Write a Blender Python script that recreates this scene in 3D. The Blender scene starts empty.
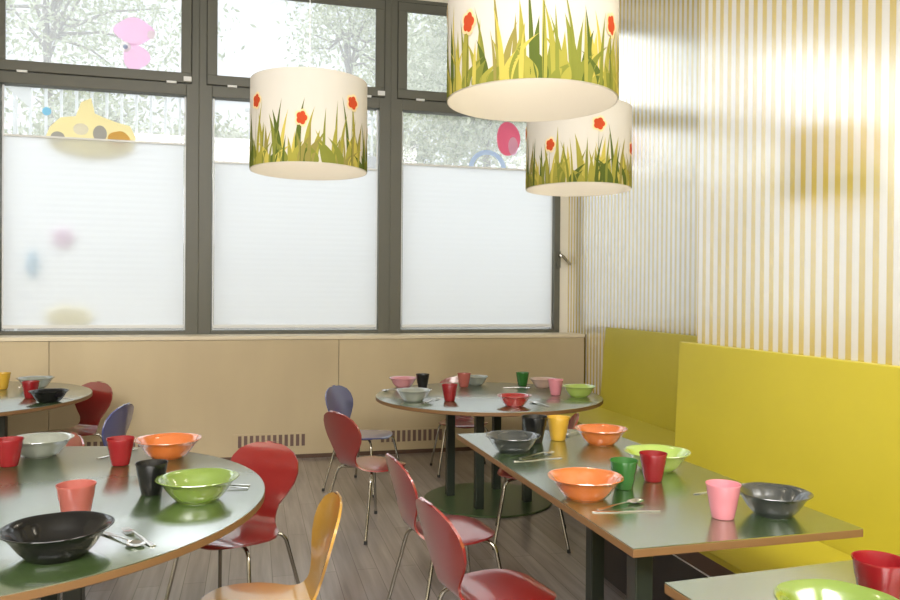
import bpy, math, random
from mathutils import Vector, Matrix
C = bpy.context.scene.collection
PI = math.pi
rnd = random.Random(7)

# ------------------------------------------------------------------ camera
HC = 1.41
cam_d = bpy.data.cameras.new('camera'); cam = bpy.data.objects.new('camera', cam_d); C.objects.link(cam)
cam_d.sensor_width = 36; cam_d.lens = 767.6 / 900 * 36; cam_d.clip_end = 200; cam_d.clip_start = .05
_p, _y, _r = math.radians(.43), math.radians(14.45), math.radians(.449)
fwd = Vector((math.sin(_y)*math.cos(_p), math.cos(_y)*math.cos(_p), -math.sin(_p)))
rt0 = Vector((math.cos(_y), -math.sin(_y), 0)); up0 = rt0.cross(fwd)
rt = rt0*math.cos(_r) + up0*math.sin(_r); up = up0*math.cos(_r) - rt0*math.sin(_r)
cam.matrix_world = Matrix(((rt.x, up.x, -fwd.x, 0), (rt.y, up.y, -fwd.y, 0), (rt.z, up.z, -fwd.z, HC), (0, 0, 0, 1)))
bpy.context.scene.camera = cam

# ------------------------------------------------------------------ world, exposure
W = bpy.data.worlds.new('sky'); bpy.context.scene.world = W; W.use_nodes = True
wn = W.node_tree.nodes; wl = W.node_tree.links
bg = wn['Background']
tc = wn.new('ShaderNodeTexCoord'); sx = wn.new('ShaderNodeSeparateXYZ'); cr = wn.new('ShaderNodeValToRGB')
wl.new(tc.outputs['Generated'], sx.inputs[0]); wl.new(sx.outputs['Z'], cr.inputs[0])
cr.color_ramp.elements[0].position = .0; cr.color_ramp.elements[0].color = (.93, .96, 1, 1)
cr.color_ramp.elements[1].position = .9; cr.color_ramp.elements[1].color = (.85, .92, 1, 1)
wl.new(cr.outputs[0], bg.inputs[0]); bg.inputs[1].default_value = .48
sc = bpy.context.scene
sc.view_settings.view_transform = 'Standard'; sc.view_settings.look = 'None'
sc.view_settings.gamma = 1; sc.view_settings.exposure = 1.32; sc.view_settings.use_curve_mapping = False
# unseen fill light, added high behind the camera to brighten the room
def area(name, loc, rot, sx_, sy_, power, col):
    l = bpy.data.lights.new(name, 'AREA'); l.shape = 'RECTANGLE'; l.size = sx_; l.size_y = sy_; l.energy = power; l.color = col
    o = bpy.data.objects.new(name, l); C.objects.link(o); o.location = loc; o.rotation_euler = rot; return o
area('fill_light', (-1.0, -1.2, 4.25), (math.radians(28), 0, 0), 5, 2.4, 350, (1, .975, .94))
sun_d = bpy.data.lights.new('sun', 'SUN'); sun_d.energy = 3.4; sun_d.angle = math.radians(125); sun_d.color = (.94, .97, 1)
sun = bpy.data.objects.new('sun', sun_d); C.objects.link(sun); sun.rotation_euler = (math.radians(-48), 0, math.radians(12))   # bright overcast sky behind the windows

# ------------------------------------------------------------------ materials
MATS = {}
def mat(name, col, rough=.5, metal=0., ior=1.5, coat=0., coat_rough=.1, trans=None, spec=.5, bump=None):
    m = bpy.data.materials.new(name); m.use_nodes = True; n = m.node_tree.nodes; b = n['Principled BSDF']
    b.inputs['Base Color'].default_value = (*col, 1); b.inputs['Roughness'].default_value = rough
    b.inputs['Metallic'].default_value = metal; b.inputs['IOR'].default_value = ior
    b.inputs['Coat Weight'].default_value = coat; b.inputs['Coat Roughness'].default_value = coat_rough
    b.inputs['Specular IOR Level'].default_value = spec
    MATS[name] = m; return m
def noise_tint(m, col_a, col_b, scale, stretch=(1, 1, 1), detail=3, lo=.3, hi=.7):
    nt = m.node_tree; n = nt.nodes; l = nt.links; b = n['Principled BSDF']
    t = n.new('ShaderNodeTexCoord'); mp = n.new('ShaderNodeMapping'); mp.inputs['Scale'].default_value = stretch
    ns = n.new('ShaderNodeTexNoise'); ns.inputs['Scale'].default_value = scale; ns.inputs['Detail'].default_value = detail
    r = n.new('ShaderNodeValToRGB'); r.color_ramp.elements[0].position = lo; r.color_ramp.elements[1].position = hi
    r.color_ramp.elements[0].color = (*col_a, 1); r.color_ramp.elements[1].color = (*col_b, 1)
    l.new(t.outputs['Object'], mp.inputs[0]); l.new(mp.outputs[0], ns.inputs['Vector']); l.new(ns.outputs['Fac'], r.inputs[0])
    l.new(r.outputs[0], b.inputs['Base Color']); return m

mat('frame', (.105, .105, .083), .45)
mat('white_plastic', (.75, .76, .76), .4)
mat('seam', (.02, .02, .017), .8)
mat('cream_paint', (.80, .76, .66), .8)
mat('ceiling_paint', (.78, .77, .73), .9)
noise_tint(mat('birch_panel', (.5, .4, .24), .42, coat=.15, coat_rough=.35), (.50, .40, .25), (.57, .465, .29), 2.2, (1, 1, .35))
mat('birch_edge', (.72, .63, .47), .4)
mat('dark_wood', (.10, .055, .035), .5)
mat('slot_dark', (.16, .10, .085), .7)
noise_tint(mat('table_green', (.06, .10, .045), .3, ior=1.5, coat=1, coat_rough=.19), (.042, .08, .022), (.056, .10, .028), 90, lo=.35, hi=.65); MATS['table_green'].node_tree.nodes['Principled BSDF'].inputs['Coat IOR'].default_value = 5.5
mat('table_edge', (.19, .10, .038), .5)
mat('post_dark', (.018, .024, .016), .4)
mat('base_green', (.05, .085, .03), .3)
noise_tint(mat('bench_yellow', (.52, .42, .03), .5, coat=.12, coat_rough=.35), (.50, .425, .028), (.57, .48, .036), 1.4)
mat('bench_dark', (.03, .022, .017), .5)
mat('steel', (.72, .71, .69), .22, metal=1)
mat('chrome', (.42, .40, .35), .14, metal=1)
mat('rubber', (.02, .02, .02), .7)
for nm, c in dict(red=(.25, .014, .013), blue=(.06, .075, .26), amber=(.50, .26, .025)).items():
    mat('chair_' + nm, c, .3, ior=1.6, coat=1, coat_rough=.11).node_tree.nodes['Principled BSDF'].inputs['Coat IOR'].default_value = 2.2
for nm, c in dict(black=(.006, .006, .006), darkgrey=(.035, .040, .040), grey=(.27, .29, .25), green=(.165, .255, .035), orange=(.56, .14, .022),
                  pink=(.60, .24, .27), red=(.36, .008, .012), lime=(.36, .50, .10), beige=(.50, .34, .28)).items():
    mat('bowl_' + nm, c, .2, ior=1.55, coat=1, coat_rough=.14).node_tree.nodes['Principled BSDF'].inputs['Coat IOR'].default_value = 1.9
for nm, c in dict(black=(.008, .008, .008), salmon=(.38, .10, .08), red=(.25, .010, .014), yellow=(.60, .36, .04), green=(.03, .14, .025), pink=(.66, .24, .29)).items():
    mat('cup_' + nm, c, .25, ior=1.5)
for nm, c in dict(leaf=(.40, .44, .27), pale=(.57, .59, .43), bark=(.26, .23, .19)).items(): mat('tree_' + nm, c, .8)
mat('rail_white', (.72, .74, .74), .5)
mat('concrete', (.42, .43, .43), .9)
mat('ground', (.35, .34, .30), .95)

def translucent(name, col, tcol, mix):
    m = bpy.data.materials.new(name); m.use_nodes = True; n = m.node_tree.nodes; l = m.node_tree.links
    n.remove(n['Principled BSDF']); out = n['Material Output']
    d = n.new('ShaderNodeBsdfDiffuse'); t = n.new('ShaderNodeBsdfTranslucent'); mx = n.new('ShaderNodeMixShader')
    d.inputs[0].default_value = (*col, 1); t.inputs[0].default_value = (*tcol, 1); mx.inputs[0].default_value = mix
    l.new(d.outputs[0], mx.inputs[1]); l.new(t.outputs[0], mx.inputs[2]); l.new(mx.outputs[0], out.inputs[0])
    MATS[name] = m; return m
translucent('blind_fabric', (.80, .82, .84), (.80, .83, .86), .52)
translucent('shade_paper', (.66, .635, .59), (.70, .67, .61), .27)
for i, c in enumerate([(.27, .29, .06), (.42, .39, .08), (.13, .17, .04), (.62, .53, .12), (.34, .30, .09)]):
    translucent('grass_%d' % i, c, c, .35)
translucent('petal_red', (.58, .09, .035), (.6, .10, .03), .3)
translucent('petal_halo', (.88, .72, .42), (.9, .74, .4), .4)
for nm, c in dict(pink=(.93, .76, .90), yellow=(.93, .87, .62), blue=(.45, .74, .88), rose=(.82, .30, .42), paleblue=(.62, .70, .82), white=(.95, .95, .95), amber=(.88, .68, .30)).items():
    translucent('sticker_' + nm, c, c, .6)
# window glass: slightly reflecting, with glare haze painted in as a translucent veil
m = bpy.data.materials.new('glass'); m.use_nodes = True; n = m.node_tree.nodes; l = m.node_tree.links; n.remove(n['Principled BSDF'])
tr = n.new('ShaderNodeBsdfTransparent'); gl = n.new('ShaderNodeBsdfGlossy'); gl.inputs['Roughness'].default_value = .02
mx = n.new('ShaderNodeMixShader'); mx.inputs[0].default_value = .05; tr.inputs[0].default_value = (.97, .98, .98, 1)
l.new(tr.outputs[0], mx.inputs[1]); l.new(gl.outputs[0], mx.inputs[2]); hz = n.new('ShaderNodeBsdfTranslucent'); hz.inputs[0].default_value = (.95, .97, 1, 1); m2 = n.new('ShaderNodeMixShader'); m2.inputs[0].default_value = .14
l.new(mx.outputs[0], m2.inputs[1]); l.new(hz.outputs[0], m2.inputs[2]); l.new(m2.outputs[0], n['Material Output'].inputs[0]); MATS['glass'] = m
# lamp bulb
m = bpy.data.materials.new('bulb_glow'); m.use_nodes = True; b = m.node_tree.nodes['Principled BSDF']
b.inputs['Base Color'].default_value = (1, .93, .8, 1); b.inputs['Emission Color'].default_value = (1, .86, .62, 1); b.inputs['Emission Strength'].default_value = 1.6; MATS['bulb_glow'] = m

# striped wall laminate: yellow bands on white, glossy lacquer
m = mat('stripe_wall', (.9, .9, .9), .35, coat=1.0, coat_rough=.2); nt = m.node_tree; n = nt.nodes; l = nt.links; b = n['Principled BSDF']
b.inputs['Coat IOR'].default_value = 5.2
t = n.new('ShaderNodeTexCoord'); s = n.new('ShaderNodeSeparateXYZ'); l.new(t.outputs['Object'], s.inputs[0])
d = n.new('ShaderNodeMath'); d.operation = 'DIVIDE'; d.inputs[1].default_value = .066; l.new(s.outputs['Y'], d.inputs[0])
f = n.new('ShaderNodeMath'); f.operation = 'PINGPONG'; f.inputs[1].default_value = .5; l.new(d.outputs[0], f.inputs[0])
r = n.new('ShaderNodeValToRGB'); r.color_ramp.elements[0].position = .20; r.color_ramp.elements[1].position = .26
r.color_ramp.elements[0].color = (.70, .50, .02, 1); r.color_ramp.elements[1].color = (.90, .88, .82, 1)
l.new(f.outputs[0], r.inputs[0]); l.new(r.outputs[0], b.inputs['Base Color'])
# plank floor
m = mat('plank_floor', (.3, .25, .2), .34, coat=.7, coat_rough=.25); nt = m.node_tree; n = nt.nodes; l = nt.links; b = n['Principled BSDF']
t = n.new('ShaderNodeTexCoord'); s = n.new('ShaderNodeSeparateXYZ'); cb = n.new('ShaderNodeCombineXYZ')
l.new(t.outputs['Object'], s.inputs[0]); l.new(s.outputs['Y'], cb.inputs['X']); l.new(s.outputs['X'], cb.inputs['Y'])
br = n.new('ShaderNodeTexBrick'); l.new(cb.outputs[0], br.inputs['Vector']); br.inputs['Scale'].default_value = 1
br.inputs['Brick Width'].default_value = 1.3; br.inputs['Row Height'].default_value = .105; br.inputs['Mortar Size'].default_value = .0015
br.inputs['Color1'].default_value = (.30, .262, .24, 1); br.inputs['Color2'].default_value = (.215, .18, .16, 1); br.inputs['Mortar'].default_value = (.08, .055, .04, 1)
mp = n.new('ShaderNodeMapping'); mp.inputs['Scale'].default_value = (28, 1.6, 1); l.new(t.outputs['Object'], mp.inputs[0])
ns = n.new('ShaderNodeTexNoise'); ns.inputs['Scale'].default_value = 1; ns.inputs['Detail'].default_value = 4; l.new(mp.outputs[0], ns.inputs['Vector'])
rr = n.new('ShaderNodeValToRGB'); rr.color_ramp.elements[0].position = .3; rr.color_ramp.elements[1].position = .7
rr.color_ramp.elements[0].color = (.70, .68, .66, 1); rr.color_ramp.elements[1].color = (1.15, 1.13, 1.12, 1); l.new(ns.outputs['Fac'], rr.inputs[0])
mu = n.new('ShaderNodeMixRGB'); mu.blend_type = 'MULTIPLY'; mu.inputs[0].default_value = 1; l.new(br.outputs[0], mu.inputs[1]); l.new(rr.outputs[0], mu.inputs[2])
l.new(mu.outputs[0], b.inputs['Base Color'])

b = MATS['bowl_darkgrey'].node_tree.nodes['Principled BSDF']; b.inputs['Coat IOR'].default_value = 1.5
b = MATS['bowl_black'].node_tree.nodes['Principled BSDF']; b.inputs['Coat Weight'].default_value = 0; b.inputs['Roughness'].default_value = .14; b.inputs['IOR'].default_value = 1.42
# ------------------------------------------------------------------ mesh helpers
class MB:
    def __init__(s): s.v = []; s.f = []; s.m = []
    def add(s, v, f, mi=0):
        o = len(s.v); s.v += [tuple(p) for p in v]; s.f += [tuple(i+o for i in q) for q in f]; s.m += [mi]*len(f)
    def box(s, a, b, mi=0):
        (x0, y0, z0), (x1, y1, z1) = a, b
        s.add([(x0,y0,z0),(x1,y0,z0),(x1,y1,z0),(x0,y1,z0),(x0,y0,z1),(x1,y0,z1),(x1,y1,z1),(x0,y1,z1)],
              [(0,3,2,1),(4,5,6,7),(0,1,5,4),(1,2,6,5),(2,3,7,6),(3,0,4,7)], mi)
    def tube(s, pts, r, seg=10, mi=0):
        pts = [Vector(p) for p in pts]; rs = r if isinstance(r, (list, tuple)) else [r]*len(pts)
        o = len(s.v); prev = None
        for i, p in enumerate(pts):
            t = (pts[min(i+1, len(pts)-1)] - pts[max(i-1, 0)]).normalized()
            if prev is None:
                a = Vector((0, 0, 1)) if abs(t.z) < .9 else Vector((1, 0, 0)); n_ = t.cross(a).normalized()
            else: n_ = (prev - t*prev.dot(t)).normalized()
            prev = n_; b_ = t.cross(n_)
            for k in range(seg):
                a = 2*PI*k/seg; s.v.append(tuple(p + (n_*math.cos(a)+b_*math.sin(a))*rs[i]))
        for i in range(len(pts)-1):
            for k in range(seg):
                k2 = (k+1) % seg; s.f.append((o+i*seg+k, o+i*seg+k2, o+(i+1)*seg+k2, o+(i+1)*seg+k)); s.m.append(mi)
        s.f.append(tuple(o+k for k in reversed(range(seg)))); s.f.append(tuple(o+(len(pts)-1)*seg+k for k in range(seg))); s.m += [mi, mi]
    def lathe(s, prof, seg=48, mod=None, closed=False, mi=0, c=(0, 0)):
        o = len(s.v); N = len(prof)
        for (r, z) in prof:
            for k in range(seg):
                a = 2*PI*k/seg; q, dz = mod(a, r, z) if mod else (1, 0)
                s.v.append((c[0]+r*q*math.cos(a), c[1]+r*q*math.sin(a), z+dz))
        for i in range(N if closed else N-1):
            j = (i+1) % N
            for k in range(seg):
                k2 = (k+1) % seg; s.f.append((o+i*seg+k, o+i*seg+k2, o+j*seg+k2, o+j*seg+k)); s.m.append(mi)
        if not closed:
            s.f.append(tuple(o+k for k in reversed(range(seg)))); s.f.append(tuple(o+(N-1)*seg+k for k in range(seg))); s.m += [mi, mi]
    def build(s, name, mats, parent=None, smooth=True, bevel=0, loc=None, angle=40):
        me = bpy.data.meshes.new(name); me.from_pydata(s.v, [], s.f); me.update()
        for mm in (mats if isinstance(mats, (list, tuple)) else [mats]): me.materials.append(MATS[mm])
        me.polygons.foreach_set('material_index', s.m)
        o = bpy.data.objects.new(name, me); C.objects.link(o)
        if smooth:
            me.polygons.foreach_set('use_smooth', [True]*len(s.f)); me.set_sharp_from_angle(angle=math.radians(angle))
        if parent: o.parent = parent
        if loc is not None: o.location = loc
        if bevel:
            bv = o.modifiers.new('bevel', 'BEVEL'); bv.width = bevel; bv.segments = 2; bv.limit_method = 'ANGLE'
        return o
def tag(o, label=None, cat=None, group=None, kind=None):
    if label: o['label'] = label
    if cat: o['category'] = cat
    if group: o['group'] = group
    if kind: o['kind'] = kind
    return o
def thing(name, label, cat, loc=(0, 0, 0), rz=0, group=None):
    o = bpy.data.objects.new(name, None); C.objects.link(o); o.location = loc; o.rotation_euler = (0, 0, rz); o.empty_display_size = .1
    return tag(o, label, cat, group)
def boxobj(name, a, b, m_, parent=None, bevel=0, kind=None):
    k = MB(); k.box(a, b); o = k.build(name, m_, parent, smooth=False, bevel=bevel)
    if kind: o['kind'] = kind
    return o
def children(o): return [c for c in bpy.data.objects if c.parent == o]
def copy_tree(o, parent=None):
    c = o.copy(); C.objects.link(c); c.parent = parent
    for ch in children(o): copy_tree(ch, c)
    return c

# ------------------------------------------------------------------ the setting
XF, XN, YJ = 3.03, 2.25, 3.56         # far and near faces of the stripy wall, and the step between them
YB, YW, YC = 6.65, 7.1, 4.35          # radiator casing front, window plane, ceiling height
k = MB(); k.box((-5.2, -3.0, -.1), (3.3, 7.3, 0)); k.build('floor', 'plank_floor', smooth=False)['kind'] = 'structure'
k = MB(); k.box((-5.2, -3.0, YC), (3.3, 7.3, YC+.1)); k.build('ceiling', 'ceiling_paint', smooth=False)['kind'] = 'structure'
boxobj('wall_right', (XF, YJ, 0), (XF+.15, 7.3, YC), 'stripe_wall', kind='structure')
boxobj('wall_right', (XN, -3.0, 0), (XF+.15, YJ, YC), 'stripe_wall', kind='structure')
boxobj('wall_left', (-5.2, -3.0, 0), (-5.05, 7.3, YC), 'cream_paint', kind='structure')
boxobj('wall_front', (-5.2, -3.1, 0), (XN, -3.0, YC), 'cream_paint', kind='structure')
k = MB(); k.box((-5.05, YW, 0), (XF, 7.25, 1.04)); k.box((-5.05, YW, 4.15), (XF, 7.25, YC)); k.box((2.935, YW-.02, 1.04), (XF, 7.25, 4.15)); k.box((-5.05, YW, 1.04), (-3.95, 7.25, 4.15))
k.build('wall_back', 'cream_paint', smooth=False)['kind'] = 'structure'

# windows: lower light, upper sash
bays = [(-2.02, -.565, 2.71), (-.35, 1.13, 2.57), (1.342, 2.872, 2.637), (-3.70, -2.235, 2.66)]
ZT0, ZT1, ZU = 3.125, 3.308, 4.075
def ring(k, x0, x1, z0, z1, w, y0, y1):
    k.box((x0, y0, z0), (x1, y1, z0+w)); k.box((x0, y0, z1-w), (x1, y1, z1)); k.box((x0, y0, z0+w), (x0+w, y1, z1-w)); k.box((x1-w, y0, z0+w), (x1, y1, z1-w))
for i, (a, b_, zt) in enumerate(bays):
    wd = bpy.data.objects.new('window_%d' % (i+1), None); C.objects.link(wd); wd['kind'] = 'structure'; wd.location = ((a+b_)/2, YW, 1.04)
    inv = Matrix.Translation(-Vector(wd.location))
    def W_(kb, nm, mt, bev=0):
        kb.v = [tuple(Vector(p)-Vector(wd.location)) for p in kb.v]; return kb.build(nm, mt, wd, smooth=False, bevel=bev)
    k = MB(); ga, gb = a+.045, b_-.045
    xl = a-.106 if i != 3 else a-.2; xr = b_+.106 if i != 2 else b_+.06
    if i == 0: xl = a-.107
    if i == 1: xl = a-.109
    if i == 3: xr = b_+.107
    k.box((xl, 7.05, 1.04), (a, 7.17, 4.16)); k.box((b_, 7.05, 1.04), (xr, 7.17, 4.16))
    k.box((a, 7.05, ZT0), (b_, 7.17, ZT1-.085)); k.box((a, 7.05, 1.04), (b_, 7.17, 1.075)); k.box((a, 7.05, 4.12), (b_, 7.17, 4.16))
    W_(k, 'window_frame', 'frame', .004)
    k = MB(); ring(k, a-.042, b_+.042, ZT1-.08, 4.118, .085, 7.035, 7.06); W_(k, 'window_sash', 'frame', .004)
    k = MB(); ring(k, a-.048, b_+.048, ZT1-.086, 4.124, .012, 7.045, 7.0505); W_(k, 'seal', 'seam')
    k = MB(); k.box((a, 7.125, 1.07), (b_, 7.131, ZT0)); W_(k, 'window_pane', 'glass')
    k = MB(); k.box((a+.02, 7.125, ZT1-.03), (b_-.02, 7.131, 4.1)); W_(k, 'window_pane', 'glass')
    k = MB()
    for px in (a+.17, b_-.12): k.box((px-.04, 7.028, ZT1-.093), (px+.04, 7.05, ZT1-.075))
    W_(k, 'hinge_cover', 'white_plastic')
    k = MB(); k.box((b_-.02, 7.02, ZT1-.07), (b_+.045, 7.036, ZT1-.03)); W_(k, 'hinge_cover', 'white_plastic')
    if i == 2:
        k = MB(); k.box((2.895, 7.03, 1.68), (2.93, 7.05, 1.84)); W_(k, 'handle_plate', 'frame')
        k = MB(); k.tube([(2.912, 7.04, 1.80), (2.915, 6.985, 1.80), (2.93, 6.975, 1.79), (2.995, 6.97, 1.725), (3.015, 6.97, 1.71)], [.014, .014, .014, .013, .012]); W_(k, 'handle', 'chrome')
# blinds
names = ['white pleated blind in the left window, behind the yellow and pink stickers', 'white pleated blind in the middle window, below the smallest hanging lamp gap',
         'white pleated blind in the right window, next to the striped wall', 'white pleated blind in the window beyond the left edge']
names[1] = 'white pleated blind in the middle one of the three windows'
for i, (a, b_, zt) in enumerate(bays):
    t = thing('window_blind', names[i], 'blind', ((a+b_)/2, 7.09, 1.08), group='pleated window blinds')
    hw = (b_-a)/2-.012; h = zt-1.08
    k = MB(); N = 60; v = []; f_ = []
    for j in range(N+1):
        z_ = .045+(h-.06)*j/N; y_ = .0003*(1 if j % 2 else -1)
        v += [(-hw+.01, y_, z_), (hw-.01, y_, z_)]
    for j in range(N): f_.append((2*j, 2*j+1, 2*j+3, 2*j+2))
    k.add(v, f_); k.build('fabric', 'blind_fabric', t, smooth=False)
    k = MB(); k.box((-hw, -.012, h-.018), (hw, .012, h)); k.build('top_rail', 'white_plastic', t, smooth=False, bevel=.002)
    k = MB(); k.box((-hw, -.014, .015), (hw, .014, .045)); k.build('bottom_rail', 'white_plastic', t, smooth=False, bevel=.003)
    for sd in (-1, 1):
        k = MB(); k.box((sd*hw-.006, .008, 0), (sd*hw+.006, .02, ZT0-1.085)); k.build('guide_rail', 'white_plastic', t, smooth=False)

# radiator casing under the windows
t = thing('radiator_cover', 'long birch panelled radiator casing with slotted grilles under the windows', 'radiator cover', (0, YB, 0))
xs = [-5.04, -3.83, -1.55, .727, 3.018]
for a, b_ in zip(xs, xs[1:]):
    k = MB(); k.box((a+.002, 0, .035), (b_-.002, .02, 1.013)); k.build('panel', 'birch_panel', t, smooth=False, bevel=.0015)
k = MB(); k.box((-5.04, .02, 0), (3.0, .06, 1.012)); k.build('carcass', 'dark_wood', t, smooth=False)
k = MB(); k.box((-5.04, .004, 0), (3.018, .02, .035)); k.build('plinth', 'dark_wood', t, smooth=False)
k = MB(); k.box((-5.03, YB-.012, 1.015), (3.018, YB+.30, 1.047)); k.box((-5.03, YB+.30, 1.015), (3.018, YW-.002, 1.0395)); k.build('trim_1', 'birch_edge', smooth=False, bevel=.004)['kind'] = 'structure'
for gx in (-3.45, -2.25, -1.045, .165, 1.37):
    g = MB(); hw, z0, z1 = .315, .095, .222
    g.box((gx-hw, -.006, z0), (gx+hw, -.0005, z1)); go = g.build('grille', 'birch_panel', t, smooth=False, bevel=.001)
    g = MB()
    for q in range(12):
        xq = gx-hw+.03+q*(2*hw-.06)/12; g.box((xq+.012, -.0075, z0+.014), (xq+.040, -.0055, z1-.014))
    g.build('slots', 'slot_dark', go, smooth=False)

# benches
def bench(label, xb, zb, y0, y1, xt):
    t = thing('bench', label, 'bench', (xb, y1, 0), group='yellow benches along the striped wall')
    L = y0-y1
    def prism(nm, pts, mt, bev=.004):
        k = MB(); n_ = len(pts); k.add([(x, 0, z) for x, z in pts]+[(x, L, z) for x, z in pts],
            [tuple(range(n_)), tuple(reversed(range(n_, 2*n_)))]+[(i, i+n_, (i+1) % n_+n_, (i+1) % n_) for i in range(n_)]); return k.build(nm, mt, t, smooth=False, bevel=bev)
    prism('backrest', [(0, .40), (.045, .40), (xt+.035, zb), (xt, zb)], 'bench_yellow')
    prism('seat', [(-.5, .425), (-.5, .45), (0.0, .45), (0.0, .425)], 'bench_yellow')
    prism('fascia', [(-.49, .355), (-.49, .425), (-.465, .425), (-.465, .355)], 'dark_wood', .001)
    prism('trim_strip', [(-.482, .343), (-.482, .355), (-.455, .355), (-.455, .343)], 'steel', .001)
    prism('base', [(-.455, 0), (-.455, .343), (.04, .425), (.04, 0)], 'bench_dark', .001)
    return t
bench('yellow bench with a long high back nearest the camera at the right', 2.165, 1.168, -2.5, 3.64, .03)
bench('yellow bench in the recess between window wall and round table, further one', 2.90, 1.135, YJ+.03, 6.08, .055)

# ------------------------------------------------------------------ tables
TH = .72
def tabletop_round(r, parent):
    k = MB(); k.lathe([(r-.004, TH-.026), (r, TH-.023), (r, TH-.003)], 96); k.build('edge_band', 'table_edge', parent)
    k = MB(); k.lathe([(r-.001, TH-.003), (r-.001, TH-.0008), (r-.003, TH)], 96); k.build('tabletop', 'table_green', parent)
def post(x, y, parent, w=.028, h=TH-.026):
    k = MB(); k.box((x-w, y-w, .012), (x+w, y+w, h)); k.build('post', 'post_dark', parent, smooth=False, bevel=.004)
def round_table(label, x, y, r, pr, ang, br):
    t = thing('round_table', label, 'table', (x, y, 0), group='round green tables')
    tabletop_round(r, t)
    for q in range(4): a = math.radians(ang+90*q); post(pr*math.cos(a), pr*math.sin(a), t)
    k = MB(); k.lathe([(br-.004, 0), (br, .003), (br, .009), (br-.004, .013)], 72); k.build('base', 'base_green', t)
    return t
round_table('large round green table in the left foreground with the black bowl at its front', -.885, 2.80, .933, .38, -25, .55)
round_table('round table cut off by the left edge, near the window wall', -2.01, 5.58, .96, .43, 0, .6)
round_table('round green table by the window wall on four posts, left of the far yellow bench', 1.575, 5.03, .772, .27, 150, .44)
def rect_table(label, x0, x1, y0, y1, rz, posts):
    t = thing('rectangular_table', label, 'table', (x0, y1, 0), rz, group='rectangular green tables')
    w, d_ = x1-x0, y1-y0
    k = MB(); k.box((0, -d_, TH-.026), (w, 0, TH-.0025)); k.build('edge_band', 'table_edge', t, smooth=False, bevel=.002)
    k = MB(); k.box((.001, -d_+.001, TH-.0025), (w-.001, -.001, TH)); k.build('tabletop', 'table_green', t, smooth=False)
    for (px, py) in posts: post(px, py, t)
    for (px, py) in posts: k = MB(); k.box((px-.05, py-.05, 0), (px+.05, py+.05, .012)); k.build('foot_plate', 'post_dark', t, smooth=False, bevel=.003)
    return t
rect_table('long rectangular green table set for a meal in front of the near yellow bench', .985, 1.748, 1.895, 3.66, math.radians(.8), [(.09, -1.64), (.33, -.86)])
rect_table('green table corner in the lower right with the red cup and green bowl', .965, 1.735, .35, 1.655, math.radians(3), [(.30, -.25), (.30, -1.0)])

# ------------------------------------------------------------------ chairs
CL = [(.205, .372), (.185, .384), (.12, .392), (.0, .388), (-.09, .385), (-.135, .396), (-.165, .425), (-.180, .465), (-.196, .52), (-.215, .59), (-.235, .66), (-.255, .728)]
def cl(t):   # arc-length-ish sample
    n_ = len(CL)-1; u = t*n_; i = min(int(u), n_-1); w = u-i
    def cr_(p0, p1, p2, p3): return .5*((2*p1)+(-p0+p2)*w+(2*p0-5*p1+4*p2-p3)*w*w+(-p0+3*p1-3*p2+p3)*w**3)
    P = [CL[max(0, min(n_, i+q))] for q in (-1, 0, 1, 2)]
    return cr_(P[0][0], P[1][0], P[2][0], P[3][0]), cr_(P[0][1], P[1][1], P[2][1], P[3][1])
LEN = [0]
for q in range(200):
    a, b_ = cl(q/200), cl((q+1)/200); LEN.append(LEN[-1]+math.hypot(a[0]-b_[0], a[1]-b_[1]))
TOT = LEN[-1]
def at_s(s_):
    import bisect
    j = max(0, min(199, bisect.bisect_left(LEN, s_)-1)); w = (s_-LEN[j])/max(1e-9, LEN[j+1]-LEN[j]); return cl((j+w)/200)
WID = [(0, .0), (.012, .075), (.03, .115), (.06, .15), (.10, .178), (.16, .196), (.22, .196), (.28, .172), (.33, .132), (.375, .098), (.41, .088), (.45, .098), (.50, .136), (.55, .168), (.60, .181), (.65, .172), (.69, .142), (.715, .098), (.729, .055), (.735, .0)]
WSC = TOT/.735
def width(s_):
    s_ = s_/WSC
    for (a, wa), (b_, wb) in zip(WID, WID[1:]):
        if s_ <= b_:
            u = (s_-a)/(b_-a); return wa+(wb-wa)*(u if a > .02 and b_ < .72 else (math.sqrt(u) if a == 0 else 1-(u*u) if wb == 0 else u))
    return 0
def shell(s0, s1, nm, mt, parent, cap0, cap1):
    N, M, T_ = 34, 12, .0045
    top, bot = [], []
    for i in range(N+1):
        uu = i/N; uu = (1-math.cos(uu*PI/2)) if cap0 else math.sin(uu*PI/2); s_ = s0+(s1-s0)*uu
        if i == 0 and cap0: s_ += .0012
        if i == N and cap1: s_ -= .0012
        u, z_ = at_s(s_); e = .004; a, b_ = at_s(max(0, s_-e)), at_s(min(TOT, s_+e)); tx, tz = b_[0]-a[0], b_[1]-a[1]; L_ = math.hypot(tx, tz); nx, nz = tz/L_, -tx/L_
        w = max(width(s_), .012); back = max(0, min(1, (s_-.38*WSC)/(.12*WSC)))
        for j in range(M+1):
            q = -1+2*j/M; y_ = q*w
            ww_ = y_/.18; dish = (ww_*ww_)*(.020*back) - abs(ww_)**3*.004*(1-back)
            cu = u + nx*dish*1; cz = z_ + nz*dish*1
            top.append((cu+nx*T_, y_, cz+nz*T_)); bot.append((cu-nx*T_, y_, cz-nz*T_))
    k = MB(); R_ = M+1; nT = len(top); f_ = []
    for i in range(N):
        for j in range(M):
            a = i*R_+j; f_.append((a, a+1, a+R_+1, a+R_)); f_.append((nT+a, nT+a+R_, nT+a+R_+1, nT+a+1))
        a = i*R_; f_.append((a, a+R_, nT+a+R_, nT+a)); a = i*R_+M; f_.append((a, nT+a, nT+a+R_, a+R_))
    for j in range(M):
        f_.append((j, nT+j, nT+j+1, j+1)); a = N*R_+j; f_.append((a, a+1, nT+a+1, nT+a))
    k.add(top+bot, f_); return k.build(nm, mt, parent, angle=50)
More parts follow.
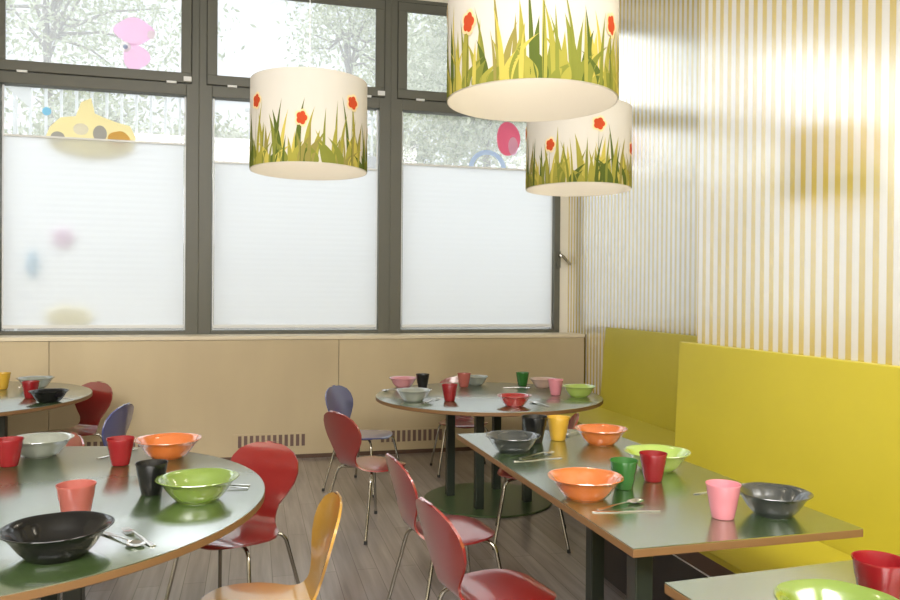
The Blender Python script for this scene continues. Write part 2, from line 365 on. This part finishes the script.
def make_chair(nm_mat):
    t = thing('chair', 'x', 'chair')
    S = .385*WSC
    shell(0, S, 'seat', nm_mat, t, True, False); shell(S, TOT, 'backrest', nm_mat, t, False, True)
    k = MB(); k.lathe([(.055, .350), (.058, .353), (.058, .364), (.05, .374)], 24, c=(.02, 0)); k.build('seat_bracket', 'rubber', t)
    for (sx_, sy_) in ((1, 1), (1, -1), (-1, 1), (-1, -1)):
        p0 = Vector((.02, 0, .366)); kn = Vector((.02+sx_*.135, sy_*.165, .366)); ft = Vector((.01+sx_*.205, sy_*.225, .008))
        pts = [p0+Vector((sx_*.03, sy_*.035, 0))]
        d1 = (kn-p0).normalized(); d2 = (ft-kn).normalized(); rr_ = .045
        pts.append(kn-d1*rr_)
        for q in range(1, 6):
            u = q/6; A = kn-d1*rr_; B = kn+d2*rr_; pts.append(A*(1-u)**2+kn*2*u*(1-u)+B*u*u)
        pts += [kn+d2*rr_, ft]
        k = MB(); k.tube(pts, .0085, 10); lg = k.build('leg', 'chrome', t, angle=60)
        k = MB(); k.tube([ft+d2*-.012, ft+Vector((0, 0, -.008))], .0105, 10); k.build('rubber_foot', 'rubber', lg)
    return t
protos = {}
def chair(colour, x, y, deg, label, s=1.0):
    if colour not in protos: protos[colour] = o = make_chair('chair_'+colour)
    else: o = copy_tree(protos[colour])
    o.location = (x, y, 0); o.rotation_euler = (0, 0, math.radians(deg)); o['label'] = label; o['group'] = 'moulded shell chairs with chrome legs'
    o.scale = (s, s, s)
    return o
chair('red', -.06, 3.41, 236, 'red shell chair on the right side of the large left foreground table')
chair('amber', .035, 2.59, 183, 'amber yellow shell chair at the bottom, seen edge-on left of the middle aisle')
chair('red', .69, 4.57, 28, 'red shell chair in front of the blue one, left of the far round table')
chair('blue', .79, 5.57, -38, 'blue shell chair behind a red one, left of the far round table')
chair('red', .82, 3.22, 7, 'red shell chair seen edge-on facing the long rectangular table, further of two')
chair('red', .81, 2.51, 10, 'red shell chair at the bottom facing the long rectangular table, nearer of two')
chair('red', -1.27, 6.09, 235, 'red shell chair behind the round table at the left edge, back rounded')
chair('blue', -.98, 5.08, 163, 'blue shell chair at the left standing beside the red one')
chair('red', -1.03, 3.88, 215, 'red shell chair mostly hidden behind the pale grey bowl of the left table')
chair('red', 1.64, 5.93, 265, 'red shell chair behind the far round table against the panelled wall')
chair('red', 1.58, 4.17, 160, 'red shell chair between the far round table and the end of the long table')

# ------------------------------------------------------------------ tableware
def make_bowl(mt, D=.25):
    t = thing('bowl', 'x', 'bowl'); R_ = D/2; s_ = R_/.125
    def mod(a, r, z): w = max(0, (r/R_-.5)*2); return 1+.008*w*math.cos(6*a), .0004*w*math.cos(6*a+.4)
    o_ = [(.062, .003), (.070, .008), (.083, .022), (.095, .040), (.104, .054), (.113, .0645), (.1225, .0705), (.125, .073)]
    i_ = [(.124, .0748), (.121, .0745), (.111, .0685), (.101, .057), (.092, .042), (.080, .025), (.066, .012), (.045, .008), (.0, .007)]
    k = MB(); k.lathe([(.001, .003)]+[(r*s_, z) for r, z in o_]+[(r*s_+.0002, z) for r, z in i_], 72, mod); b = k.build('bowl_body', mt, t, angle=60)
    k = MB(); k.lathe([(.055*s_, 0), (.059*s_, 0), (.064*s_, .007), (.056*s_, .007)], 48, closed=True); k.build('foot_ring', mt, t)
    return t
def make_cup(mt, D=.104):
    R_ = D/2; H = .108
    k = MB(); q = .65
    def rz(z_): return R_*(q+(1-q)*z_/H)
    prof = [(rz(0)-.004, 0), (rz(0), .003), (rz(.03), .03), (rz(.0305)+.0009, .0315), (rz(.068)+.0005, .068), (rz(.07)+.0014, .0695), (rz(.1), .1), (R_+.0015, H-.003), (R_+.001, H), (R_-.0015, H-.001)]
    prof += [(rz(.06)-.0028, .06), (rz(.006)-.003, .006), (.0, .005)]
    k.lathe([(.001, 0)]+prof, 40); return k.build('cup', mt, angle=50)
BP, CP = {}, {}
def put_bowl(col, x, y, D, table, label, rz=0):
    if col in BP: o = copy_tree(BP[col])
    else: o = BP[col] = make_bowl('bowl_'+col)
    f_ = D/.25; o.location = (x, y, TH+.0005); o.scale = (f_, f_, .5+.5*f_); o.rotation_euler = (0, 0, rz); o['label'] = label; o['group'] = 'bowls on the '+table
def put_cup(col, x, y, table, label, f_=1.0):
    if col in CP: o = CP[col].copy(); C.objects.link(o)
    else: o = CP[col] = make_cup('cup_'+col)
    o.location = (x, y, TH+.0005); o.scale = (f_, f_, f_); o.rotation_euler = (0, 0, rnd.random()*6); tag(o, label, 'cup', 'cups on the '+table)
T1, T2, T3, T4, T5 = 'large left table', 'far left table', 'far round table', 'long rectangular table', 'near right table'
put_bowl('black', -.489, 2.186, .275, T1, 'large glossy black bowl at the front of the left foreground table', .3)
put_bowl('green', -.171, 2.672, .265, T1, 'bright green bowl right of the black cup on the left foreground table', .1)
put_bowl('orange', -.337, 3.397, .27, T1, 'orange bowl right of the red cup at the back of the left foreground table', .5)
put_bowl('grey', -.856, 3.531, .26, T1, 'pale grey bowl at the back left of the left foreground table')
put_cup('salmon', -.507, 2.50, T1, 'salmon pink cup standing behind the large black bowl', 1.05)
put_cup('black', -.329, 2.786, T1, 'black cup standing left of the bright green bowl')
put_cup('red', -.504, 3.28, T1, 'red cup standing left of the orange bowl on the left foreground table')
put_cup('red', -.924, 3.354, T1, 'red cup at the left edge in front of the pale grey bowl')
put_cup('yellow', -1.698, 5.998, T2, 'yellow cup cut by the left edge on the far left table', 1.05)
put_bowl('grey', -1.489, 6.017, .25, T2, 'pale grey bowl at the back of the far left table')
put_cup('red', -1.38, 5.46, T2, 'red cup just left of the small black bowl on the far left table')
put_bowl('black', -1.219, 5.236, .23, T2, 'small black bowl at the front of the far left table')
put_bowl('pink', 1.086, 5.588, .215, T3, 'pink bowl at the back left of the far round table')
put_cup('black', 1.215, 5.502, T3, 'small black cup beside the pink bowl on the far round table', .95)
put_bowl('grey', 1.011, 4.844, .235, T3, 'grey green bowl at the front left of the far round table')
put_cup('red', 1.239, 4.799, T3, 'red cup right of the grey green bowl on the far round table')
put_cup('salmon', 1.531, 5.504, T3, 'salmon cup at the back of the far round table beside a grey bowl', .95)
put_bowl('grey', 1.651, 5.609, .20, T3, 'grey bowl at the back of the far round table behind the salmon cup')
put_bowl('red', 1.574, 4.492, .215, T3, 'red bowl at the front of the far round table')
put_cup('green', 1.984, 5.482, T3, 'dark green cup at the back of the far round table', .95)
put_bowl('beige', 2.10, 5.36, .20, T3, 'beige pink bowl behind the pink cup on the far round table')
put_cup('pink', 2.032, 4.945, T3, 'pink cup between beige and lime bowls on the far round table')
put_bowl('lime', 2.16, 4.84, .235, T3, 'lime green bowl at the right rim of the far round table')
put_bowl('darkgrey', 1.11, 3.187, .245, T4, 'dark grey bowl at the far left corner of the long table')
put_cup('black', 1.28, 3.37, T4, 'black cup half behind the dark grey bowl on the long table', 1.14)
put_cup('yellow', 1.414, 3.405, T4, 'translucent looking yellow cup at the far end of the long table', 1.03)
CP['yellow']['label'] = 'yellow cup cut by the left edge on the far left table'
put_bowl('orange', 1.572, 3.271, .245, T4, 'orange bowl right of the yellow cup at the far end of the long table')
put_bowl('lime', 1.557, 2.735, .26, T4, 'pale lime bowl behind the red cup on the long table')
put_cup('green', 1.29, 2.497, T4, 'dark green cup behind the front orange bowl on the long table', .95)
put_cup('red', 1.45, 2.575, T4, 'bright red cup in front of the pale lime bowl', .97)
put_bowl('orange', 1.101, 2.409, .258, T4, 'orange bowl at the front left edge of the long table', .25)
put_cup('pink', 1.423, 2.096, T4, 'pink cup left of the dark grey bowl at the long table front', 1.0)
put_bowl('darkgrey', 1.606, 2.099, .232, T4, 'dark grey bowl right of the pink cup at the near end of the long table', .4)
put_bowl('green', 1.155, 1.30, .25, T5, 'green bowl cut by the lower edge at the right')
put_cup('red', 1.345, 1.40, T5, 'large red cup in the lower right corner', 1.05)

# cutlery
def make_cut(kind_):
    k = MB()
    def plate(out, z0, th):    # out: list of (x, halfwidth, zoff)
        v = []; f_ = []
        for (x, w, z_) in out:
            v += [(x, -w, z0+z_+th), (x, -w*.4, z0+z_+th*1.5), (x, w*.4, z0+z_+th*1.5), (x, w, z0+z_+th), (x, w, z0+z_), (x, -w, z0+z_)]
        for i in range(len(out)-1):
            for j in range(6): f_.append((i*6+j, i*6+(j+1) % 6, (i+1)*6+(j+1) % 6, (i+1)*6+j))
        f_ += [tuple(reversed(range(6))), tuple((len(out)-1)*6+j for j in range(6))]
        k.add(v, f_)
    if kind_ == 'knife':
        plate([(-.11, .004, 0), (-.108, .008, 0), (-.06, .0075, 0), (-.01, .006, 0), (.0, .0075, 0), (.04, .0095, 0), (.085, .009, 0), (.105, .005, 0), (.112, .001, 0)], 0, .0022)
    elif kind_ == 'spoon':
        plate([(-.10, .005, .002), (-.098, .0085, .002), (-.06, .007, .004), (-.01, .0035, .008), (.035, .003, .009), (.045, .006, .007)], 0, .0018)
        N = 12; v = []; f_ = []
        for i in range(N+1):
            a = i/N; x = .042+.062*a; w = .0215*math.sqrt(max(0, 1-(2*a-1)**2))**.8+.0005
            for j in range(9):
                q = -1+j/4; dz = -.0075*(1-q*q)*math.sin(PI*a)
                v.append((x, q*w, .0085+dz*1.0))
        n0 = len(v); v += [(x, y, z-.0012) for x, y, z in v]
        for i in range(N):
            for j in range(8):
                a = i*9+j; f_ += [(a, a+1, a+10, a+9), (n0+a, n0+a+9, n0+a+10, n0+a+1)]
            a = i*9; f_.append((a, a+9, n0+a+9, n0+a)); a = i*9+8; f_.append((a, n0+a, n0+a+9, a+9))
        k.add(v, f_)
    else:
        plate([(-.10, .005, .001), (-.098, .0085, .001), (-.06, .007, .003), (-.01, .0035, .007), (.035, .003, .009), (.045, .0065, .0085), (.055, .0115, .0065), (.066, .0125, .005)], 0, .0018)
        for q in (-3, -1, 1, 3):
            y_ = q*.0033; k.tube([(.064, y_, .0055), (.085, y_, .0035), (.10, y_*.9, .0075)], [.0015, .0014, .0008], 6)
    return k.build(kind_, 'steel', angle=50)
KP = {}
def cut(kind_, tip, end, table, label):
    """tip = working end, end = handle end"""
    if kind_ in KP: o = KP[kind_].copy(); C.objects.link(o)
    else: o = KP[kind_] = make_cut(kind_)
    a, b_ = Vector((*tip, 0)), Vector((*end, 0)); d_ = (a-b_).normalized(); c_ = (a+b_)/2
    o.location = (c_.x, c_.y, TH+.0006); o.rotation_euler = (0, 0, math.atan2(d_.y, d_.x)); tag(o, label, kind_, 'cutlery on the '+table)
cut('spoon', (-.285, 2.20), (-.41, 2.36), T1, 'spoon beside the large black bowl, its bowl end towards the table rim')
cut('fork', (-.372, 2.415), (-.235, 2.17), T1, 'fork right of the large black bowl, outermost piece')
cut('knife', (-.21, 2.86+.04), (-.005, 2.83), T1, 'knife sticking out right from behind the bright green bowl')
cut('spoon', (-.20, 2.835), (-.01, 2.785), T1, 'spoon handle sticking out right from under the bright green bowl rim')
cut('knife', (-.61, 3.42), (-.49, 3.59), T1, 'knife behind the red cup left of the orange bowl')
cut('knife', (-1.26, 5.50), (-1.065, 5.30), T2, 'knife right of the small black bowl on the far left table')
cut('spoon', (-1.62, 6.23), (-1.60, 6.05), T2, 'spoon between yellow cup and grey bowl on the far left table')
cut('fork', (1.225, 4.94), (1.05, 4.73), T3, 'fork in front of the grey green bowl on the far round table')
cut('knife', (1.16, 4.90), (1.01, 4.69), T3, 'knife next to the fork before the grey green bowl')
cut('spoon', (.91, 5.37), (1.06, 5.43), T3, 'spoon at the left rim of the far round table')
cut('spoon', (1.73, 4.61), (1.78, 4.42), T3, 'spoon right of the red bowl on the far round table')
cut('spoon', (1.98, 5.30), (1.80, 5.38), T3, 'spoon in front of the dark green cup on the far round table')
cut('knife', (1.05, 3.00), (1.275, 3.02), T4, 'knife in front of the dark grey bowl at the far end')
cut('fork', (1.285, 3.13), (1.09, 3.045), T4, 'fork in front of the dark grey bowl at the far end')
cut('knife', (1.045, 2.245), (1.275, 2.205), T4, 'knife in front of the front orange bowl')
cut('spoon', (1.265, 2.32), (1.075, 2.255), T4, 'spoon in front of the front orange bowl, right of the knife blade')
cut('knife', (1.50, 2.37), (1.70, 2.41), T4, 'knife just behind the pink cup on the long table')
cut('spoon', (1.47, 3.49), (1.63, 3.58), T4, 'spoon behind the yellow cup at the far end of the long table')

# ------------------------------------------------------------------ hanging lamps
def lamp(label, x, y, zb, rot, seed):
    R_, H = .25, .383; rg = random.Random(seed)
    t = thing('pendant_lamp', label, 'lamp', (x, y, zb), math.radians(rot), group='hanging drum lamps printed with grass')
    k = MB(); k.lathe([(R_, 0), (R_, H), (R_-.002, H), (R_-.002, 0)], 96, closed=True)
    k.v = list(k.v)
    def P(th, z_, off): return ((R_+off)*math.sin(th), -(R_+off)*math.cos(th), z_)
    def blade(th, h, w, bend, mi, off):
        N = 14; v = []; f_ = []
        for i in range(N+1):
            u = i/N; c_ = th+bend*u*u; ww = w*(1-u**1.7)*(.75+.6*u*(1-u)*2)/R_
            v += [P(c_-ww/2, .003+h*u, off), P(c_+ww/2, .003+h*u, off)]
        for i in range(N): f_.append((2*i, 2*i+1, 2*i+3, 2*i+2))
        k.add(v, f_, mi)
    n_ = 15
    off = .0004
    for layer, (cnt, h0, h1, w0, w1) in enumerate([(44, .12, .28, .014, .026), (44, .08, .22, .020, .036), (50, .04, .12, .028, .045), (34, .10, .26, .010, .018)]):
        for i in range(cnt):
            th = 2*PI*(i+rg.random()*.8)/cnt; off += .000012
            blade(th, h0+(h1-h0)*rg.random(), w0+(w1-w0)*rg.random(), rg.uniform(-.16, .16) if layer != 2 else rg.choice((-1, 1))*rg.uniform(.1, .35), 1+rg.choice((0, 0, 1, 1, 2, 3, 4)), off)
    for i in range(7):
        th = 2*PI*i/7; hz = .265 if i % 2 else .178
        blade(th, hz, .003, .02, 3, off+.0003)
        cth = th+.02
        for (rad, mi, oo) in ((.036, 7, .0005), (.027, 6, .0007)):
            v = [P(cth, hz, off+oo)]; N = 40
            for q in range(N):
                a = 2*PI*q/N; rr_ = rad*(.82+.22*abs(math.cos(2.5*a))); v.append(P(cth+rr_*math.cos(a)/R_*(1 if i % 2 else .8), hz+rr_*math.sin(a), off+oo))
            k.add(v, [(0, 1+q, 1+(q+1) % N) for q in range(N)], mi)
    k.build('lamp_shade', ['shade_paper']+['grass_%d' % q for q in range(5)]+['petal_red', 'petal_halo'], t, angle=60)
    k = MB()
    for a in (0, 2*PI/3, 4*PI/3): k.tube([(0, 0, H-.06), (R_*.5*math.cos(a), R_*.5*math.sin(a), H-.045), ((R_-.003)*math.cos(a), (R_-.003)*math.sin(a), H-.004)], .0018, 6)
    k.build('shade_ring', 'white_plastic', t)
    k = MB(); k.lathe([(.018, H-.10), (.02, H-.095), (.02, H-.05), (.008, H-.03)], 20); k.build('socket', 'white_plastic', t)
    k = MB(); k.lathe([(.004, H-.205), (.02, H-.195), (.031, H-.168), (.028, H-.14), (.016, H-.115), (.014, H-.10)], 24); k.build('bulb', 'bulb_glow', t)
    k = MB(); k.tube([(0, 0, H-.035), (0, 0, YC-zb-.03)], .0018, 8); k.build('cord', 'white_plastic', t)
    k = MB(); k.lathe([(.045, YC-zb-.03), (.05, YC-zb-.025), (.05, YC-zb)], 28); k.build('ceiling_rose', 'white_plastic', t)
    l_ = bpy.data.lights.new('lamp_light', 'POINT'); l_.energy = LAMP_W; l_.color = (1, .90, .74); l_.shadow_soft_size = .04
    o = bpy.data.objects.new('lamp_light', l_); C.objects.link(o); o.parent = t; o.location = (0, 0, .12)
LAMP_W = 1.0
# rot: angle of the low flower relative to the direction that faces the camera
lamp('drum lamp with grass print hanging in front of the middle window', .236, 3.39, 1.937, -114.9, 3)
lamp('largest and nearest drum lamp with grass print, cut by the top edge', .797, 2.144, 1.978, -168, 5)
lamp('drum lamp with grass print hanging lowest right, before the right window edge', 1.514, 3.425, 1.916, -158, 8)

# ------------------------------------------------------------------ stickers on the panes
def disc_pts(cx, cz, rx, rz_, wob=0, nl=5, N=40, ph=0): return [(cx+rx*math.cos(a)*(1+wob*math.cos(nl*a+ph)), cz+rz_*math.sin(a)*(1+wob*math.cos(nl*a+ph))) for a in [2*PI*q/N for q in range(N)]]
def sticker(name, label, shapes, y=7.1225):
    xs_ = [p[0] for s_ in shapes for p in s_[0]]; zs = [p[1] for s_ in shapes for p in s_[0]]; cx, cz = sum(xs_)/len(xs_), sum(zs)/len(zs)
    k = MB(); mats_ = []
    for li, (pts, mt) in enumerate(shapes):
        if mt not in mats_: mats_.append(mt)
        yy_ = -.0004*li; v = [(p[0]-cx, yy_, p[1]-cz) for p in pts]; n_ = len(v); v2 = [(a, b_+.0003, c_) for a, b_, c_ in v]
        k.add(v+v2, [tuple(range(n_)), tuple(reversed(range(n_, 2*n_)))]+[(i, i+n_, (i+1) % n_+n_, (i+1) % n_) for i in range(n_)], mats_.index(mt))
    o = k.build(name, mats_, smooth=False, loc=(cx, y, cz)); tag(o, label, 'sticker', 'stickers on the window panes'); return o
sticker('flower_sticker', 'pink blossom sticker on the upper pane of the left window',
        [(disc_pts(-1.0, 3.66, .16, .115, .06, 4), 'sticker_pink'), (disc_pts(-.985, 3.44, .11, .11, .08, 3), 'sticker_pink'), (disc_pts(-1.07, 3.52, .045, .045), 'sticker_white'), (disc_pts(-1.07, 3.52, .02, .02), 'sticker_paleblue'), (disc_pts(-.86, 3.64, .035, .04), 'sticker_white')])
car = [(-1.69, 2.72), (-1.66, 2.80), (-1.58, 2.88), (-1.46, 2.90), (-1.42, 3.02), (-1.34, 3.06), (-1.31, 2.93), (-1.24, 2.90), (-1.12, 2.86), (-1.03, 2.84), (-.98, 2.74), (-1.0, 2.62), (-1.15, 2.56), (-1.35, 2.54), (-1.55, 2.58), (-1.66, 2.64)]
sticker('vehicle_sticker', 'yellow sticker partly behind the top of the left blind', [(car, 'sticker_yellow'), (disc_pts(-1.60, 2.71, .055, .05), 'concrete'), (disc_pts(-1.42, 2.79, .06, .05), 'sticker_white'), (disc_pts(-1.27, 2.76, .055, .07), 'concrete'), (disc_pts(-1.12, 2.72, .09, .07, .04), 'sticker_amber')])
sticker('dot_sticker', 'small light blue dot sticker on the left window', [(disc_pts(-1.685, 2.925, .035, .035), 'sticker_blue')])
sticker('flower_sticker', 'small pink sticker showing through the left blind', [(disc_pts(-1.55, 1.87, .085, .09, .12, 5), 'sticker_pink')])
sticker('drop_sticker', 'pale blue sticker showing through the left blind at its left side', [(disc_pts(-1.78, 1.64, .05, .12), 'sticker_blue')])
sticker('sun_sticker', 'pale yellow sticker showing through the bottom of the left blind', [(disc_pts(-1.50, 1.20, .19, .10, .05, 7), 'sticker_yellow')])
sticker('balloon_sticker', 'rose pink balloon shaped sticker on the right window above its blind', [(disc_pts(2.41, 2.93, .12, .165, .03, 3), 'sticker_rose'), (disc_pts(2.46, 2.86, .05, .09), 'sticker_pink')])
arc = [(2.20+.19*math.cos(a), 2.62+.19*math.sin(a)) for a in [PI*q/20 for q in range(21)]]+[(2.20+.145*math.cos(a), 2.62+.145*math.sin(a)) for a in [PI*(20-q)/20 for q in range(21)]]
sticker('arch_sticker', 'pale blue arch sticker on the right window just above the blind', [(arc, 'sticker_paleblue')])

# ------------------------------------------------------------------ outside
boxobj('ground', (-14, 7.4, -.3), (16, 26, -.1), 'ground', kind='structure')
boxobj('terrace', (-14, 9.8, -.1), (16, 26, 2.0), 'ground', kind='structure')
# railing on the terrace
t = thing('railing', 'white bar railing outside the left window', 'railing', (-1.9, 9.9, 2.0))
for q in range(22):
    x = -2.1+q*.165; k = MB(); k.box((x-.014, -.014, 0), (x+.014, .014, 1.87)); k.build('bar', 'rail_white', t, smooth=False)
for z_ in (.12, 1.84): k = MB(); k.box((-2.15, -.02, z_), (1.45, .02, z_+.05)); k.build('rail', 'rail_white', t, smooth=False)
for x in (-1.62, 1.18): k = MB(); k.box((x-.05, -.06, 0), (x+.05, .0-.021, 1.95)); k.build('post', 'rail_white', t, smooth=False)
t = thing('railing', 'white bar railing above a grey wall outside the middle window', 'railing', (.68, 9.9, 2.0))
k = MB(); k.box((-.78, -.1, 0), (.85, .1, 1.17)); k.build('parapet', 'concrete', t, smooth=False)
for q in range(10):
    x = -.72+q*.17; k = MB(); k.box((x-.013, -.013, 1.17), (x+.013, .013, 1.66)); k.build('bar', 'rail_white', t, smooth=False)
k = MB(); k.box((-.78, -.02, 1.66), (.85, .02, 1.70)); k.build('rail', 'rail_white', t, smooth=False)
t = thing('outdoor_stair', 'white sloping outdoor stair side seen through the left window', 'stairs', (-3.1, 9.3, -.1))
k = MB(); k.add([(-.15, -.03, 4.6), (.75, -.03, 3.75), (.75, -.03, 3.5), (-.15, -.03, 4.3), (-.15, .03, 4.6), (.75, .03, 3.75), (.75, .03, 3.5), (-.15, .03, 4.3)],
    [(0, 1, 2, 3), (7, 6, 5, 4), (0, 4, 5, 1), (1, 5, 6, 2), (2, 6, 7, 3), (3, 7, 4, 0)]); k.build('stringer', 'rail_white', t, smooth=False)
for q in range(6):
    x = -.1+q*.14; k = MB(); k.box((x-.012, -.012, 0), (x+.012, .012, 4.3-.85*(x+.15)/.9+.0)); k.build('bar', 'rail_white', t, smooth=False)

def tree(name, label, cat, x, y, zg, zc, rx, rz_, n_, size, mt, seed, density=.5):
    t = thing(name, label, cat, (x, y, zg), group='trees and shrubs beyond the terrace'); rg = random.Random(seed)
    cz = zc-zg
    k = MB(); k.tube([(0, 0, 0), (.05, 0, cz*.5), (-.03, .05, cz), (.02, 0, cz+rz_*.6)], [.09, .07, .05, .015], 8)
    cl_ = []
    for q in range(16):
        a = rg.random()*2*PI; e = rg.uniform(-.7, 1); rr_ = rg.uniform(.45, .95); p = Vector((rx*rr_*math.cos(a)*math.sqrt(1-e*e*.8), rx*rr_*math.sin(a)*math.sqrt(1-e*e*.8), cz+rz_*rr_*e)); cl_.append(p)
        k.tube([(0, 0, cz-rz_*.6+rz_*.8*rg.random()), p*.5+Vector((0, 0, cz*.5-.05)), p], [.035, .02, .006], 6)
    k.build('trunk', 'tree_bark', t)
    k = MB(); v = []; f_ = []; mi = []
    for q in range(n_):
        c_ = cl_[rg.randrange(len(cl_))]; p = c_+Vector((rg.gauss(0, 1)*rx*.26, rg.gauss(0, 1)*rx*.26, rg.gauss(0, 1)*rz_*.22))
        a, b_ = Vector((rg.gauss(0, 1), rg.gauss(0, 1), rg.gauss(0, 1))).normalized(), Vector((rg.gauss(0, 1), rg.gauss(0, 1), rg.gauss(0, 1))).normalized()
        b_ = (b_-a*a.dot(b_)).normalized(); s_ = size*rg.uniform(.6, 1.4); o = len(v)
        v += [tuple(p-a*s_), tuple(p+b_*s_*.42), tuple(p+a*s_), tuple(p-b_*s_*.42)]; f_.append((o, o+1, o+2, o+3)); mi.append(rg.randrange(2))
    k.v = v; k.f = f_; k.m = mi; k.build('crown', mt, t, smooth=False)
L2 = ['tree_leaf', 'tree_pale']
tree('tree', 'thin leafed pale tree outside the upper left window', 'tree', -3.2, 13.5, 2.0, 5.9, 2.0, 1.5, 7000, .05, L2, 1)
tree('tree', 'slim pale tree right in the upper middle window', 'tree', 1.75, 14.5, 2.0, 6.1, 1.0, 1.2, 4200, .045, L2, 2)
tree('tree', 'dense green tree filling the upper right window', 'tree', 3.75, 12.3, 2.0, 4.9, 1.35, 1.7, 13000, .055, L2, 3)
tree('tree', 'dense green tree outside the right window nearest the striped wall', 'tree', 7.6, 14.2, 2.0, 4.9, 1.7, 1.9, 13000, .06, L2, 4)
tree('shrub', 'green shrub behind the white railing, left part', 'shrub', -2.4, 12.0, 2.0, 3.7, .9, .7, 2400, .05, L2, 5)
tree('shrub', 'green shrub behind the white railing, right part', 'shrub', -.7, 12.4, 2.0, 3.55, .8, .55, 1800, .05, L2, 6)
tree('shrub', 'low shrub below the slim tree in the middle window', 'shrub', 2.2, 11.6, 2.0, 3.6, .5, .6, 2200, .05, L2, 7)
tree('tree', 'wide pale tree far behind the dense trees outside the right window', 'tree', 4.6, 17.5, 2.0, 5.8, 2.6, 2.6, 12000, .07, L2, 8)
tree('shrub', 'broad pale shrub far behind the railing outside the left window', 'shrub', -2.2, 16.0, 2.0, 4.1, 2.2, .9, 6000, .06, L2, 9)
